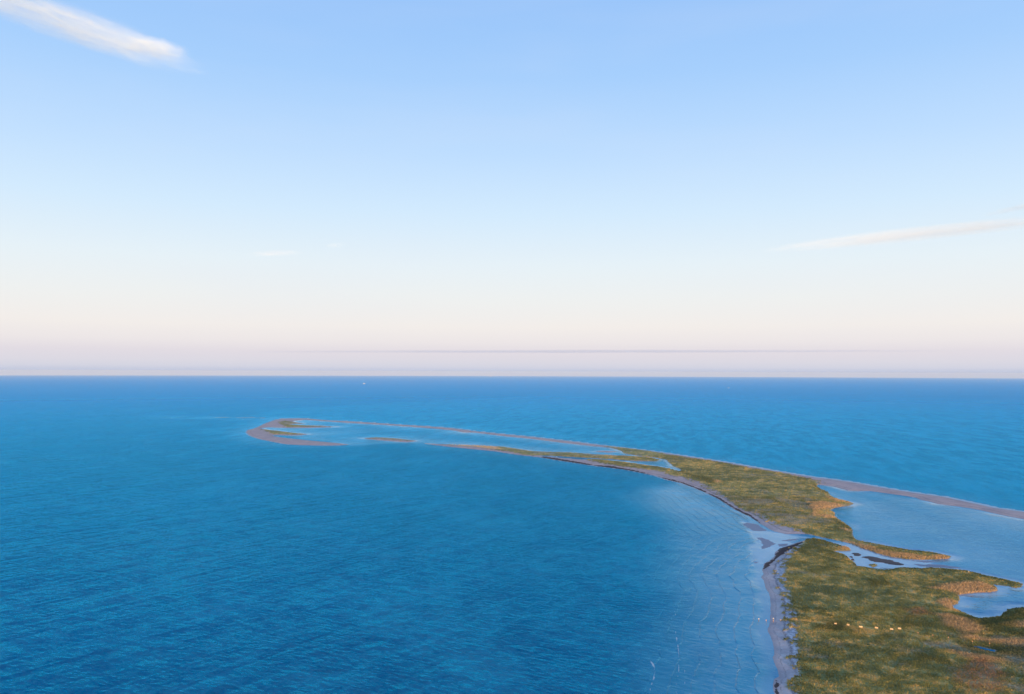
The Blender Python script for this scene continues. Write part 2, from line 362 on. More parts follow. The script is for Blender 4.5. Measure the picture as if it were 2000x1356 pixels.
    fr = n.add('ShaderNodeFresnel', ins={'IOR': 1.42, 'Normal': nrm}).outputs[0]
    mx = n.add('ShaderNodeMixShader', ins={0: fr, 1: body.outputs[0], 2: gl.outputs[0]})
    # foam and small whitecaps far out
    fn = n.noise(n.mapping(pos, scale=(0.5, 0.22, 1)), 1.0, 4, 0.65)
    fm = n.mapr(n.math('ADD', foam, n.math('MULTIPLY', n.math('SUBTRACT', fn, 0.5), 0.9)), 0.5, 0.75)
    fm = n.math('MULTIPLY', n.math('MULTIPLY', fm, n.mapr(foam, 0.02, 0.12)), 0.75)
    fo = n.add('ShaderNodeBsdfDiffuse', ins={'Color': (0.72, 0.76, 0.80, 1)})
    mx2 = n.add('ShaderNodeMixShader', ins={0: fm, 1: mx.outputs[0], 2: fo.outputs[0]})
    n.add('ShaderNodeOutputMaterial', ins={0: mx2.outputs[0]})
    return m
WATER_DEEP1 = (0.0, 0.056, 0.150, 1); WATER_DEEP2 = (0.0, 0.096, 0.230, 1)
WATER_SHOAL = (0.045, 0.34, 0.52, 1); WATER_TINT = (0.01, 0.56, 0.97, 1)
WATER_PALE = (0.24, 0.43, 0.60, 1)

def build_water():
    a_front = np.radians(np.linspace(-42, 47, 1314))
    a_back = np.radians(np.linspace(47, 318, 70)[1:-1])
    ang = np.concatenate([a_front, a_back]); na = len(ang)
    r = [6.0, 30.0, 70.0, 120.0, 160.0, 195.0]
    while r[-1] < 3200: r.append(r[-1] + max(r[-1] ** 2 / 82000.0, 0.7) if r[-1] > 190 else r[-1] * 1.3)
    while r[-1] < 37500: r.append(r[-1] * 1.05)
    r = np.array(r); nr = len(r)
    A, Rr = np.meshgrid(ang, r)
    x, y = (Rr * np.sin(A)).ravel(), (Rr * np.cos(A)).ravel()
    z = drop(x, y)
    xf, yf = x, y
    land = maxsdf(land_p, xf, yf, 110.0)
    lag = maxsdf(U(LAGOON), xf, yf, 40.0)
    shl = sdf(unproject(SHALLOW), xf, yf, 60.0)
    d = -land                                            # distance out from the shore
    dn = d + 14 * fbm(x / 60, y / 60, 21, 3)
    near = 1 - sstep(dn, 0, 60)
    lagm = sstep(lag + 6 * fbm(x / 50, y / 50, 4, 3), -8, 10)
    shm = sstep(shl + 9 * fbm(x / 40, y / 40, 5, 3), -26, 24)
    tight = 1 - sstep(d + 3 * fbm(x / 12, y / 12, 6, 3), 0, 9)
    pale = sstep(sdf(unproject(PALE), xf, yf, 40.0) + 5 * fbm(x / 14, y / 14, 15, 3), -3, 6)
    calm = np.clip(0.5 * pale + 0.42 * lagm * (0.55 + 0.45 * sstep(-yf, -800, -480)) * (0.6 + 0.9 * vnoise(x / 70, y / 110, 8)) + 0.50 * shm + 0.45 * tight * np.maximum(lagm, shm) + 0.22 * near, 0, 0.97)
    shallow = np.clip(shm * (0.62 + 0.35 * fbm(x / 26, y / 40, 19, 4)) + 0.35 * lagm + 0.30 * near, 0, 1)
    # foam: swash on the open coasts and three broken lines of surf on the shoal
    east = sstep(sdf(unproject(EAST), xf, yf, 400.0), -12, -7)
    wf = np.clip(0.8 + Rr.ravel() / 110, 1.6, 9) * (0.45 + 0.55 * east)
    out = (1 - sstep(d, wf * 0.6, wf * 1.2)) * sstep(d, -6, -3) * np.maximum(east, (1 - lagm) * (1 - shm) * 0.75)
    foam = 0.85 * out
    trail = sstep(sdf(unproject([(280,812),(420,812.5),(565,815),(565,821),(520,823),(440,821),(300,818)]), xf, yf, 200.0) + 40 * fbm(x / 90, y / 160, 23, 4), -40, 60)
    halo = sstep(yf, 1100, 1300) * (1 - sstep(dn + 40 * fbm(x / 60, y / 90, 25, 3), 0, 110))
    shallow = np.clip(shallow + 0.5 * trail + 0.55 * halo, 0, 1); pale = np.clip(pale + 0.45 * trail * vnoise(x / 30, y / 60, 27), 0, 1)
    shallow = np.clip(shallow + 0.62 * sstep(sdf(unproject(EAST), xf, yf, 600.0) , -5, 60) * (1 - sstep(Rr.ravel(), 700, 5000)), 0, 1)
    for ln, wd in (([(1314,1180),(1320,1203),(1328,1222),(1341,1240)], 0.5),
                   ([(1319,1231),(1323,1258),(1326,1275),(1326,1300),(1324,1322)], 0.65),
                   ([(1270,1290),(1279,1305),(1277,1325),(1272,1338)], 0.6), ([(1270,1345),(1273,1400),(1280,1500)], 0.8),
                   ([(1321,1335),(1321,1360),(1318,1420)], 0.5), ([(1337,1308),(1338,1330),(1335,1350)], 0.3),
                   ([(1126,1260),(1126,1268)], 0.45), ([(300,817),(420,818),(480,819)], 5), ([(683,869.5),(745,871.5)], 3)):
        p = unproject(ln)
        dd = np.full(x.shape, 99.0)
        for (ax, ay), (bx, by) in zip(p[:-1], p[1:]):
            ex, ey = bx - ax, by - ay
            tt = np.clip(((x - ax) * ex + (y - ay) * ey) / (ex * ex + ey * ey), 0, 1)
            dd = np.minimum(dd, np.hypot(x - ax - tt * ex, y - ay - tt * ey))
        foam = np.maximum(foam, np.clip(1.0 - dd / (wd * (0.5 + 1.7 * vnoise(x / 3.0, y / 7.0, 17) ** 1.5)), 0, 1) * (0.38 + 0.50 * vnoise(x / 1.8, y / 3.1, 7)))
    i = np.arange(nr - 1)[:, None] * na; j = np.arange(na)[None, :]; k = (j + 1) % na
    f = np.stack([i + j, i + na + j, i + na + k, i + k], -1).reshape(-1)
    f = f.reshape(-1, 4)[:, ::-1].reshape(-1)
    o = np_mesh('water', np.c_[x, y, z], f, 4, water_material(),
                dict(train=sstep(shm, 0.1, 0.6) * (1 - pale) * sstep(d, 1, 5), pale=np.clip(0.75 * pale + 0.55 * tight * np.maximum(lagm, 0.8 * shm) + 0.22 * lagm * sstep(-yf, -640, -480) * (0.4 + 1.2 * vnoise(x / 60, y / 90, 55)), 0, 1),
                     shore=np.clip(d, -5, 110), calm=calm, shallow=shallow, foam=foam))
    nz = o.data.polygons[0].normal.z
    if nz < 0: o.data.flip_normals()
    return tag(o, 'blue wind-rippled sea and lagoon around the long sand spit', kind='structure')
build_water()

# ------------------------------------------------------------------ the land
def land_material():
    m = bpy.data.materials.new('sand_and_soil'); m.use_nodes = True; n = NT(m.node_tree)
    pos = n.add('ShaderNodeNewGeometry').outputs['Position']
    veg = n.attr('veg'); mud = n.attr('mud'); wrack = n.attr('wrack'); inl = n.attr('inland'); vc = n.attr('vegcol', 'Color')
    n1 = n.noise(pos, 0.55, 5, 0.65); n2 = n.noise(pos, 0.07, 4, 0.6); n3 = n.noise(pos, 2.2, 3, 0.6)
    sand = n.mix(n.mapr(n2, 0.35, 0.65), (0.62, 0.55, 0.55, 1), (0.46, 0.41, 0.44, 1))
    sand = n.mix(n.mapr(n1, 0.40, 0.70, 0, 0.55), sand, (0.72, 0.68, 0.70, 1))
    sand = n.mix(n.mapr(n3, 0.5, 0.72, 0, 0.45), sand, (0.24, 0.21, 0.22, 1))
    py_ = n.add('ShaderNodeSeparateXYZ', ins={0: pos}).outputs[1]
    sand = n.mix(n.mapr(py_, 430, 620, 0, 0.65), sand, n.mix(n.mapr(n2, 0.35, 0.65), (0.60, 0.43, 0.39, 1), (0.47, 0.34, 0.33, 1)))  # farther sand: warmth of the low sun painted into its colour
    wet = n.mapr(inl, 0.0, 2.6, 1, 0)
    sand = n.mix(n.math('MULTIPLY', wet, 0.45), sand, (0.25, 0.20, 0.24, 1))
    # thin drift lines following the shore
    lf = n.math('ADD', inl, n.math('MULTIPLY', n1, 2.4))
    ln = n.mapr(n.math('ABSOLUTE', n.math('SUBTRACT', lf, 7.0)), 0.0, 0.9, 1, 0)
    ln2 = n.mapr(n.math('ABSOLUTE', n.math('SUBTRACT', lf, 3.4)), 0.0, 0.35, 0.6, 0)
    ln = n.math('MULTIPLY', n.math('MAXIMUM', ln, ln2), n.mapr(n3, 0.40, 0.58))
    up = n.math('MULTIPLY', n.mapr(lf, 6.0, 8.5), n.mapr(py_, 420, 520, 1, 0))
    fleck = n.noise(pos, 1.1, 4, 0.7)
    sand = n.mix(n.math('MULTIPLY', up, 0.8), sand, n.mix(n.mapr(fleck, 0.42, 0.60), (0.30, 0.31, 0.37, 1), (0.80, 0.78, 0.84, 1)))
    c = n.mix(n.math('MULTIPLY', ln, 0.8), sand, (0.055, 0.035, 0.045, 1))
    c = n.mix(n.mapr(n.math('ADD', wrack, n.math('MULTIPLY', n.math('SUBTRACT', n1, 0.5), 1.1)), 0.40, 0.66, 0, 1), c, (0.050, 0.026, 0.030, 1))
    c = n.mix(mud, c, (0.15, 0.20, 0.32, 1))
    c = n.mix(veg, c, vc)
    b = n.add('ShaderNodeBump', ins={'Strength': 0.6, 'Distance': 0.25, 'Height': n1}).outputs[0]
    ro = n.math('SUBTRACT', 0.95, n.math('MULTIPLY', n.math('MAXIMUM', mud, n.math('MULTIPLY', wet, 0.7)), 0.5))
    p = n.add('ShaderNodeBsdfPrincipled', ins={'Base Color': c, 'Roughness': ro, 'Normal': b, 'Specular IOR Level': 0.3})
    n.add('ShaderNodeOutputMaterial', ins={0: p.outputs[0]})
    return m

def dunes(x, y):
    """relief of the vegetated ground, 0..~1.6 m"""
    return 0.50 + 0.60 * fbm(x / 22, y / 16, 31, 4, 0.55) + 0.18 * fbm(x / 5, y / 5, 37, 3, 0.5)
def masks(x, y):
    veg = maxsdf(veg_p, x, y, 30.0)
    return veg
veg_p, wrack_p, straw_p, dark_p, rust_p, path_p = U(VEG), U(WRACK), U(STRAW), U(DARKV), U(RUST), U(PATH)

def veg_colour(x, y, rnd):
    """colour of the plants at a place, painted swale shade included"""
    sc1 = fbm(x / 30, y / 24, 41, 4, 0.55); sc2 = fbm(x / 5.5, y / 5.5, 43, 4, 0.6); sc3 = fbm(x / 60, y / 45, 47, 3)
    wob = 3.5 * fbm(x / 9, y / 9, 51, 3)
    st = sstep(maxsdf(straw_p, x, y, 40) + wob, -2.5, 2.5)
    dk = sstep(maxsdf(dark_p, x, y, 40) + wob, -3, 3)
    ru = sstep(maxsdf(rust_p, x, y, 40) + wob, -4, 3)
    G = np.array
    dark, olive, gold, straw, rust, grey = (G((0.190, 0.205, 0.070)), G((0.430, 0.380, 0.115)), G((0.80, 0.55, 0.20)),
                                             G((0.78, 0.53, 0.29)), G((0.50, 0.26, 0.13)), G((0.44, 0.41, 0.36)))
    def mx(a, b, f): return a * (1 - f[:, None]) + b * f[:, None]
    c = mx(np.tile(dark, (len(x), 1)), olive, sstep(0.8 * sc1 + 0.8 * sc2 + rnd * 0.35, -0.60, 0.55))
    c = mx(c, gold, 0.8 * sstep(sc2 + 0.45 * sc1 + 0.5 * fbm(x / 1.6, y / 1.6, 49, 2) + 0.35 * rnd, 0.0, 0.70))
    c = mx(c, grey, 0.55 * sstep(sc3 + 0.5 * fbm(x / 7, y / 7, 61, 2) + 0.3 * rnd, 0.15, 0.65))
    c = mx(c, straw, np.clip(st * (0.85 + 0.3 * rnd), 0, 1))
    pa = sstep(maxsdf(path_p, x, y, 20) + 0.5 * wob / 3.5, -1.0, 0.6)
    c = mx(c, gold * 1.1, 0.8 * pa)
    c = mx(c, rust, np.clip(ru * (0.6 + 0.8 * rnd), 0, 0.9))
    c = mx(c, dark * 0.9, np.clip(dk * (0.8 + 0.4 * rnd), 0, 0.9))
    return c, st, dk

def ground_height(x, y, want='all'):
    L = maxsdf(land_p, x, y, 60.0)
    pool = maxsdf(pool_p, x, y, 20.0)
    L = np.minimum(L, -pool)
    D = np.hypot(x, y)
    Ln = L + rag(x, y, np.clip(D / 900, 0.45, 1.1)) * np.clip((25 + L) / 25, 0, 1)
    veg = maxsdf(veg_p, x, y, 30.0)
    vn = veg + 1.6 * fbm(x / 5, y / 5, 71, 4, 0.6)
    vm = sstep(vn, -1.0, 1.2) * sstep(Ln, -0.2, 0.6)
    # scattered pioneer tufts on the upper beach
    pio = sstep(fbm(x / 3.2, y / 3.2, 77, 3, 0.6) + np.clip(veg / 7.5, -1.6, 0) * 0.6, -0.25, 0.0) * sstep(Ln, 3.0, 5.0)
    vm = np.maximum(vm, pio * 0.9)
    mudd = maxsdf(mud_p, x, y, 20.0) + 2.0 * fbm(x / 5, y / 5, 81, 4, 0.6) - 0.2
    bog = maxsdf(bog_p, x, y, 20.0) + 2.2 * fbm(x / 5, y / 3, 83, 4, 0.6)
    z = np.where(Ln > 0, 0.03 + 0.55 * (1 - np.exp(-Ln / 7)) + 0.02 * Ln.clip(0, 10), Ln * 0.12)
    z = z + vm * dunes(x, y) * sstep(Ln, 0.0, 6.0) * 0.8
    zm = np.where(mudd > 0, 0.02 + 0.02 * (1 - np.exp(-mudd / 2)), mudd * 0.1)
    zb = np.where(bog > 0, 0.03 + 0.22 * (1 - np.exp(-bog / 2)), bog * 0.12)
    mud = ((mudd > -0.15) & (Ln < 0.15)).astype(float)
    bogm = sstep(bog, -0.1, 0.2) * (Ln < 0.5)
    z = np.maximum(np.maximum(z, zm), zb)
    return z, Ln, vm, mud, bogm

def build_ground():
    a = np.radians(np.linspace(-21, 47, 2480 if not DRAFT else 1300)); na = len(a)
    r = [205.0]
    while r[-1] < 2900: r.append(r[-1] + r[-1] ** 2 / (165000.0 if not DRAFT else 85000))
    r = np.array(r); nr = len(r)
    A, Rr = np.meshgrid(a, r); x, y = (Rr * np.sin(A)).ravel(), (Rr * np.cos(A)).ravel()
    z, Ln, vm, mud, bog = ground_height(x, y)
    keep = (z > -0.25).reshape(nr, na)
    wr = np.clip(0.9 * sstep(maxsdf(wrack_p, x, y, 20.0) - 0.7 + 1.5 * fbm(x / 3, y / 3, 91, 4, 0.6), -0.9, 0.9) + bog, 0, 1)
    vc = np.zeros((len(x), 3)); m = vm > 0.02
    vc[m] = veg_colour(x[m], y[m], fbm(x[m] / 0.8, y[m] / 0.8, 5, 2))[0] * 0.95
    q = keep[:-1, :-1] | keep[1:, :-1] | keep[:-1, 1:] | keep[1:, 1:]
    ii, jj = np.nonzero(q); b = ii * na + jj
    f = np.stack([b, b + 1, b + na + 1, b + na], 1)
    used = np.unique(f); remap = np.zeros(nr * na, np.int64); remap[used] = np.arange(len(used))
    co = np.c_[x, y, z + drop(x, y)][used]
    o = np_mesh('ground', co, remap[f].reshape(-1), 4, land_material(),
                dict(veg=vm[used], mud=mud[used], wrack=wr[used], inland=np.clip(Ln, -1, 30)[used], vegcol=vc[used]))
    if o.data.polygons[0].normal.z < 0: o.data.flip_normals()
    return tag(o, 'low sand spit with beaches, mud flats and grassy ground', kind='structure')
DRAFT = False
build_ground()

# ------------------------------------------------------------------ grass and reeds: one uncountable mass of real tufts
def plant_material():
    m = bpy.data.materials.new('dune_plants'); m.use_nodes = True; n = NT(m.node_tree)
    c = n.attr('tuftcol', 'Color')
    d = n.add('ShaderNodeBsdfDiffuse', ins={'Color': c, 'Roughness': 0.5})
    t = n.add('ShaderNodeBsdfTranslucent', ins={'Color': c})
    mx = n.add('ShaderNodeMixShader', ins={0: 0.38, 1: d.outputs[0], 2: t.outputs[0]})
    n.add('ShaderNodeOutputMaterial', ins={0: mx.outputs[0]})
    return m
def build_grass():
    rng = np.random.default_rng(7)
    xs, ys = [], []
    for (y0, y1, sp) in ((150, 340, 0.50), (340, 460, 0.66), (460, 640, 0.98), (640, 950, 1.6), (950, 1900, 4.0)):
        gx = np.arange(-0.38 * y1, 1.0 * y1, sp); gy = np.arange(y0, y1, sp)
        X, Y = np.meshgrid(gx, gy); X = X.ravel() + rng.uniform(-.6, .6, X.size) * sp; Y = Y.ravel() + rng.uniform(-.6, .6, Y.size) * sp
        k = (X / Y < 0.98) & (X / Y > (0.33 if y1 < 400 else 0.1 if y1 < 900 else -0.4))
        X, Y = X[k], Y[k]
        k = maxsdf(veg_p, X, Y, 10.0) > -7.5
        xs.append(X[k]); ys.append(Y[k])
    x, y = np.concatenate(xs), np.concatenate(ys)
    z, Ln, vm, mud, bog = ground_height(x, y)
    k = (vm > 0.35 + 0.4 * rng.random(len(x))) & (Ln > 0.05)
    x, y, z, vm = x[k], y[k], z[k], vm[k]
    rnd = rng.uniform(-1, 1, len(x))
    col, st, dk = veg_colour(x, y, rnd * 0.55)
    clump = fbm(x / 3.0, y / 3.0, 101, 3, 0.6)
    k = rng.random(len(x)) < np.clip(0.80 + 0.8 * clump + 0.5 * st + 0.3 * dk, 0.12, 1)
    x, y, z, rnd, col, st, dk, clump = (v[k] for v in (x, y, z, rnd, col, st, dk, clump))
    N = len(x); D = np.hypot(x, y)
    grow = np.clip(D / 380, 1.0, 1.9)
    h = 0.85 * (0.30 + 0.24 * rng.random(N) + 0.22 * clump.clip(0, 1) + 0.45 * st + 0.25 * dk) * grow ** 0.5
    wdt = (0.20 + 0.22 * rng.random(N)) * grow
    K = 4
    phi = rng.uniform(0, 2 * math.pi, (N, K)); lean = rng.uniform(0.15, 0.75, (N, K)); hk = h[:, None] * rng.uniform(0.6, 1.1, (N, K))
    cx, cy = np.cos(phi), np.sin(phi)
    off = rng.uniform(0.0, 0.5, (N, K)) * wdt[:, None]
    bx, by = x[:, None] + cx * off, y[:, None] + cy * off
    hw = 0.5 * wdt[:, None] * rng.uniform(0.6, 1.1, (N, K))
    tx, ty = -cy, cx
    z0 = z[:, None] - 0.08
    def P(side, up, ln): return np.stack([bx + tx * hw * side + cx * hk * lean * ln, by + ty * hw * side + cy * hk * lean * ln, z0 + hk * up], -1)
    V = np.stack([P(-0.7, 0, 0), P(0.7, 0, 0), P(1.0, 0.62, 0.4), P(0.25, 1.0, 1.0), P(-0.8, 0.75, 0.6)], 2)   # N,K,5,3
    V = V.reshape(-1, 3); V[:, 2] += drop(V[:, 0], V[:, 1])
    colv = np.repeat(col * (1 + 0.14 * rng.uniform(-1, 1, (N, 1))), K * 5, 0)
    f = np.arange(len(V))
    o = np_mesh('dune_grass', V, f, 5, plant_material(), dict(tuftcol=np.clip(colv, 0.005, 1)), smooth=False)
    print('tufts', N)
    return tag(o, 'green, golden and straw coloured marram and reeds covering the spit', kind='stuff')
build_grass()

# ------------------------------------------------------------------ things
import bmesh
def simple_mat(name, color, rough=0.6, var=0.15, scale=6.0):
    m = bpy.data.materials.new(name); m.use_nodes = True; n = NT(m.node_tree)
    oc = n.add('ShaderNodeTexCoord').outputs['Object']
    nz = n.noise(oc, scale, 4, 0.6)
    dark = tuple(c * (1 - var * 2) for c in color[:3]) + (1,)
    c = n.mix(n.mapr(nz, 0.35, 0.65), dark, tuple(color[:3]) + (1,))
    p = n.add('ShaderNodeBsdfPrincipled', ins={'Base Color': c, 'Roughness': rough})
    n.add('ShaderNodeOutputMaterial', ins={0: p.outputs[0]})
    return m
M_WOOD = simple_mat('weathered_wood', (0.30, 0.23, 0.17)); M_PALE = simple_mat('pale_painted_board', (0.80, 0.58, 0.34), 0.5, 0.04)
M_FLOAT = simple_mat('orange_painted_cap', (0.85, 0.40, 0.18), 0.5, 0.05)
M_CAPW = simple_mat('white_painted_cap', (0.75, 0.66, 0.58), 0.5, 0.04)
M_HULL = simple_mat('white_hull_paint', (0.85, 0.85, 0.85), 0.35, 0.03); M_SAIL = simple_mat('sail_cloth', (0.85, 0.83, 0.80), 0.7, 0.03)
M_GLASS = simple_mat('dark_cabin_glass', (0.05, 0.06, 0.08), 0.15, 0.1)

def box(bm, x0, x1, y0, y1, z0, z1, bev=0.0):
    g = bmesh.ops.create_cube(bm, size=1.0)['verts']
    for v in g: v.co = Vector(((x0 + x1) / 2 + v.co.x * (x1 - x0), (y0 + y1) / 2 + v.co.y * (y1 - y0), (z0 + z1) / 2 + v.co.z * (z1 - z0)))
    if bev: bmesh.ops.bevel(bm, geom=list({e for v in g for e in v.link_edges}), offset=bev, segments=2, affect='EDGES')
def cyl(bm, x, y, z0, z1, r0, r1, seg=12):
    g = bmesh.ops.create_cone(bm, cap_ends=True, segments=seg, radius1=r0, radius2=r1, depth=z1 - z0)['verts']
    for v in g: v.co += Vector((x, y, (z0 + z1) / 2))
def part(name, bm, m, parent=None):
    me = bpy.data.meshes.new(name); bm.to_mesh(me); bm.free(); me.materials.append(m)
    o = link(bpy.data.objects.new(name, me))
    if parent: o.parent = parent
    return o
def thing(name, loc, rz, label, cat, group=None):
    o = link(bpy.data.objects.new(name, None)); o.location = loc; o.rotation_euler = (0, 0, rz); o.empty_display_size = 0.3
    return tag(o, label, cat, group)
def on_ground(px, py):
    p = unproject([(px, py)]); z = ground_height(p[:, 0], p[:, 1])[0]
    return Vector((p[0, 0], p[0, 1], max(float(z[0]), 0.0) + float(drop(p[0, 0], p[0, 1]))))
def copy_thing(o):
    c = o.copy(); link(c)
    for ch in o.children:
        k = ch.copy(); link(k); k.parent = c
        for g in ch.children:
            q = g.copy(); link(q); q.parent = k
    return c

# six pale boards along the path
def make_board():
    t = thing('board', (0, 0, 0), 0, '-', 'board', 'pale boards in a row across the grass')
    bm = bmesh.new(); box(bm, -0.80, 0.80, -0.03, 0.03, 0.62, 1.42, 0.012); part('panel', bm, M_PALE, t)
    for sx in (-0.62, 0.62):
        bm = bmesh.new(); box(bm, sx - 0.05, sx + 0.05, 0.033, 0.133, -0.5, 1.50, 0.01); part('post', bm, M_WOOD, t)
    bm = bmesh.new(); box(bm, -0.84, 0.84, -0.05, 0.15, 1.503, 1.545, 0.01); part('top_rail', bm, M_WOOD, t)
    return t
boards = [(1632, 1222.3, 0.75, 'slim pale board nearest the beach, leftmost of the row across the grass'),
          (1656.7, 1225.3, 0.80, 'pale board standing second from the beach, at the bend of the grassy path'),
          (1681.6, 1229.3, 1.0, 'bright pale board third from the beach, where the grassy path straightens'),
          (1712, 1232, 1.0, 'pale board standing alone in the grass, fourth from the beach'),
          (1741.6, 1233.8, 1.0, 'pale board just left of the higher brightest board'),
          (1757, 1232.4, 0.95, 'brightest pale board, rightmost of the row, set a little higher than its neighbour')]
b0 = make_board()
for i, (px, py, s, lab) in enumerate(boards):
    o = b0 if i == 0 else copy_thing(b0)
    o.location = on_ground(px, py + 4.6)
    o.rotation_euler = (0, 0, math.radians(random.Random(i).uniform(-12, 6)) - 0.35); o.scale = (s * 0.72,) * 3; o.location.z += 0.25 if i < 2 else 0.1; o['label'] = lab

# marker posts with painted caps
def make_post(mcap, name='marker_post'):
    t = thing(name, (0, 0, 0), 0, '-', 'marker post', 'marker posts in a line from the sea across the spit')
    bm = bmesh.new(); cyl(bm, 0, 0, -0.8, 1.15, 0.13, 0.10); part('pole', bm, M_WOOD, t)
    bm = bmesh.new(); box(bm, -0.19, 0.19, -0.15, -0.11, 0.90, 1.28, 0.01); part('plate', bm, mcap, t)
    bm = bmesh.new(); cyl(bm, 0, 0, 1.15, 1.30, 0.15, 0.05); part('cap', bm, mcap, t)
    return t
p_or, p_wh = make_post(M_FLOAT), make_post(M_CAPW)
posts = [(1482, 1209, 1, 'white-topped post standing out in the shallow water, farthest left of the line'),
         (1496.5, 1211, 0, 'small dim post in shallow water just off the beach edge'),
         (1510.5, 1209, 1, 'pale-topped post on the smooth sand near the water, upper of two close together'),
         (1510.3, 1213, 0, 'orange-topped post on the smooth sand near the water, lower of two close together'),
         (1524.6, 1212, 0, 'orange-topped post on the drift line in the middle of the beach'),
         (1555, 1214, 0, 'orange-topped post at the edge between beach and grass'),
         (1793.3, 1241, 0, 'orange-topped post beside the small pale puddle, first right of the boards'),
         (1822, 1245.3, 0, 'orange-topped post second right of the boards, below the pink reed patch'),
         (1852.6, 1249, 0, 'small orange-topped post third right of the boards'),
         (1899.5, 1254.3, 0, 'orange-topped post on the golden reed bank left of the narrow pool'),
         (1933, 1258.5, 0, 'orange-topped post on the reed bank directly above the narrow pool'),
         (1892.3, 1121, 1, 'lone white-topped post near the lagoon shore above the reed bay')]
first = {0: p_or, 1: p_wh}
for i, (px, py, wh, lab) in enumerate(posts):
    o = first.pop(wh, None) or copy_thing(p_wh if wh else p_or)
    o.location = on_ground(px, py + (5.0 if py > 1150 else 3.8)); o.rotation_euler = (0, 0, -0.2 - 0.3 * (px > 1600)); o['label'] = lab
    if i in (1, 8): o.scale = (0.7, 0.7, 0.85)
    if i == 11: o['group'] = ''; del o['group']

# ------------------------------------------------------------------ ships and boats near the horizon (real size, on the curved sea)
def sea_at(px, dist):
    d = Vector(((px - 1000) / FPX, 1.0, 0)).normalized() * dist
    return Vector((d.x, d.y, drop(d.x, d.y)))
def hull(bm, L, B, Hh, bow=0.30, sheer=0.25):
    """closed boat hull along x, bow at +x"""
    st = [(-0.5, 0.80, 0.0), (-0.35, 0.95, 0.0), (0.0, 1.0, 0.02), (0.25, 0.80, 0.10), (0.42, 0.35, 0.20), (0.5, 0.02, 0.28)]
    rings = []
    for (u, wd, sh) in st:
        x = u * L; b = B / 2 * wd; zt = Hh * (1 + sh)
        rings.append([bm.verts.new(p) for p in ((x, -b, zt), (x - 0.02 * L * (u > 0.3), -b * 0.8, 0.0), (x - 0.04 * L * (u > 0.3), 0, -Hh * 0.5),
                                                (x - 0.02 * L * (u > 0.3), b * 0.8, 0.0), (x, b, zt))])
    for a, c in zip(rings[:-1], rings[1:]):
        for k in range(4): bm.faces.new((a[k], c[k], c[k + 1], a[k + 1]))
        bm.faces.new((a[4], c[4], c[0], a[0]))
    bm.faces.new(rings[0]); bm.faces.new(rings[-1][::-1])
    bmesh.ops.recalc_face_normals(bm, faces=bm.faces)
def motor_yacht(loc, rz, L, label, name='motor_yacht', tiers=2):
    t = thing(name, loc, rz, label, 'ship' if L > 60 else 'boat')
    B, Hh = L * 0.24, L * 0.10
    bm = bmesh.new(); hull(bm, L, B, Hh); part('hull', bm, M_HULL, t)
    z = Hh * 1.01
    for k in range(tiers):
        l0, l1 = -0.42 * L + 0.05 * L * k, 0.26 * L - 0.09 * L * k
        bm = bmesh.new(); box(bm, l0, l1, -B * (0.40 - .05 * k), B * (0.40 - .05 * k), z, z + Hh * 0.62, 0.01 * L); c = part('cabin', bm, M_HULL, t)
        bm = bmesh.new(); box(bm, l0 + 0.03 * L, l1 - 0.03 * L, -B * (0.41 - .05 * k), B * (0.41 - .05 * k), z + Hh * 0.22, z + Hh * 0.42); part('window_band', bm, M_GLASS, c)
        z += Hh * 0.625
    bm = bmesh.new(); cyl(bm, -0.1 * L, 0, z, z + Hh * 1.0, 0.02 * L, 0.012 * L); part('mast', bm, M_HULL, t)
    return t
def sailboat(loc, rz, L, label):
    t = thing('sailing_yacht', loc, rz, label, 'sailboat')
    bm = bmesh.new(); hull(bm, L, L * 0.27, L * 0.09); part('hull', bm, M_HULL, t)
    bm = bmesh.new(); box(bm, -0.18 * L, 0.16 * L, -0.08 * L, 0.08 * L, 0.09 * L, 0.14 * L, 0.01 * L); part('cabin', bm, M_HULL, t)
    bm = bmesh.new(); cyl(bm, 0.06 * L, 0, 0.08 * L, 1.45 * L, 0.012 * L, 0.006 * L); part('mast', bm, M_HULL, t)
    bm = bmesh.new(); cyl(bm, 0, 0, -0.27 * L, 0.27 * L, 0.008 * L, 0.008 * L)
    bmesh.ops.rotate(bm, verts=bm.verts, cent=(0, 0, 0), matrix=Matrix.Rotation(math.pi / 2, 3, 'Y'))
    bmesh.ops.translate(bm, verts=bm.verts, vec=(-0.22 * L, 0, 0.20 * L)); part('boom', bm, M_HULL, t)
    def sail(name, A, Bp, Cp, belly):
        bm = bmesh.new(); n_ = 8; A, Bp, Cp = map(Vector, (A, Bp, Cp)); rows = []
        for side in (0, 0.012 * L):
            g = []
            for i in range(n_ + 1):
                row = []
                for j in range(n_ + 1 - i):
                    u, v = i / n_, j / n_; p = A * (1 - u - v) + Bp * u + Cp * v
                    p.y += belly * 27 * (1 - u - v) * u * v * 0.25 + belly * 1.0 * v * (1 - u - v) + side; row.append(bm.verts.new(p))
                g.append(row)
            rows.append(g)
            for i in range(n_):
                for j in range(n_ - i):
                    bm.faces.new((g[i][j], g[i + 1][j], g[i][j + 1]))
                    if j < n_ - i - 1: bm.faces.new((g[i + 1][j], g[i + 1][j + 1], g[i][j + 1]))
        part(name, bm, M_SAIL, t)
    sail('main_sail', (-0.46 * L, 0, 0.23 * L), (0.045 * L, 0, 1.42 * L), (0.045 * L, 0, 0.23 * L), 0.10 * L)
    sail('fore_sail', (0.12 * L, 0, 0.20 * L), (0.08 * L, 0, 1.25 * L), (0.47 * L, 0, 0.14 * L), 0.10 * L)
    return t
def yp(px, py): return Vector((*unproject([(px, py)])[0], 0))
def at_sea(px, py):
    p = yp(px, py); return Vector((p.x, p.y, drop(p.x, p.y)))
motor_yacht(at_sea(711.5, 750.0), 0.5, 22.0, 'small white motor boat below the horizon, left of the picture centre', tiers=3)
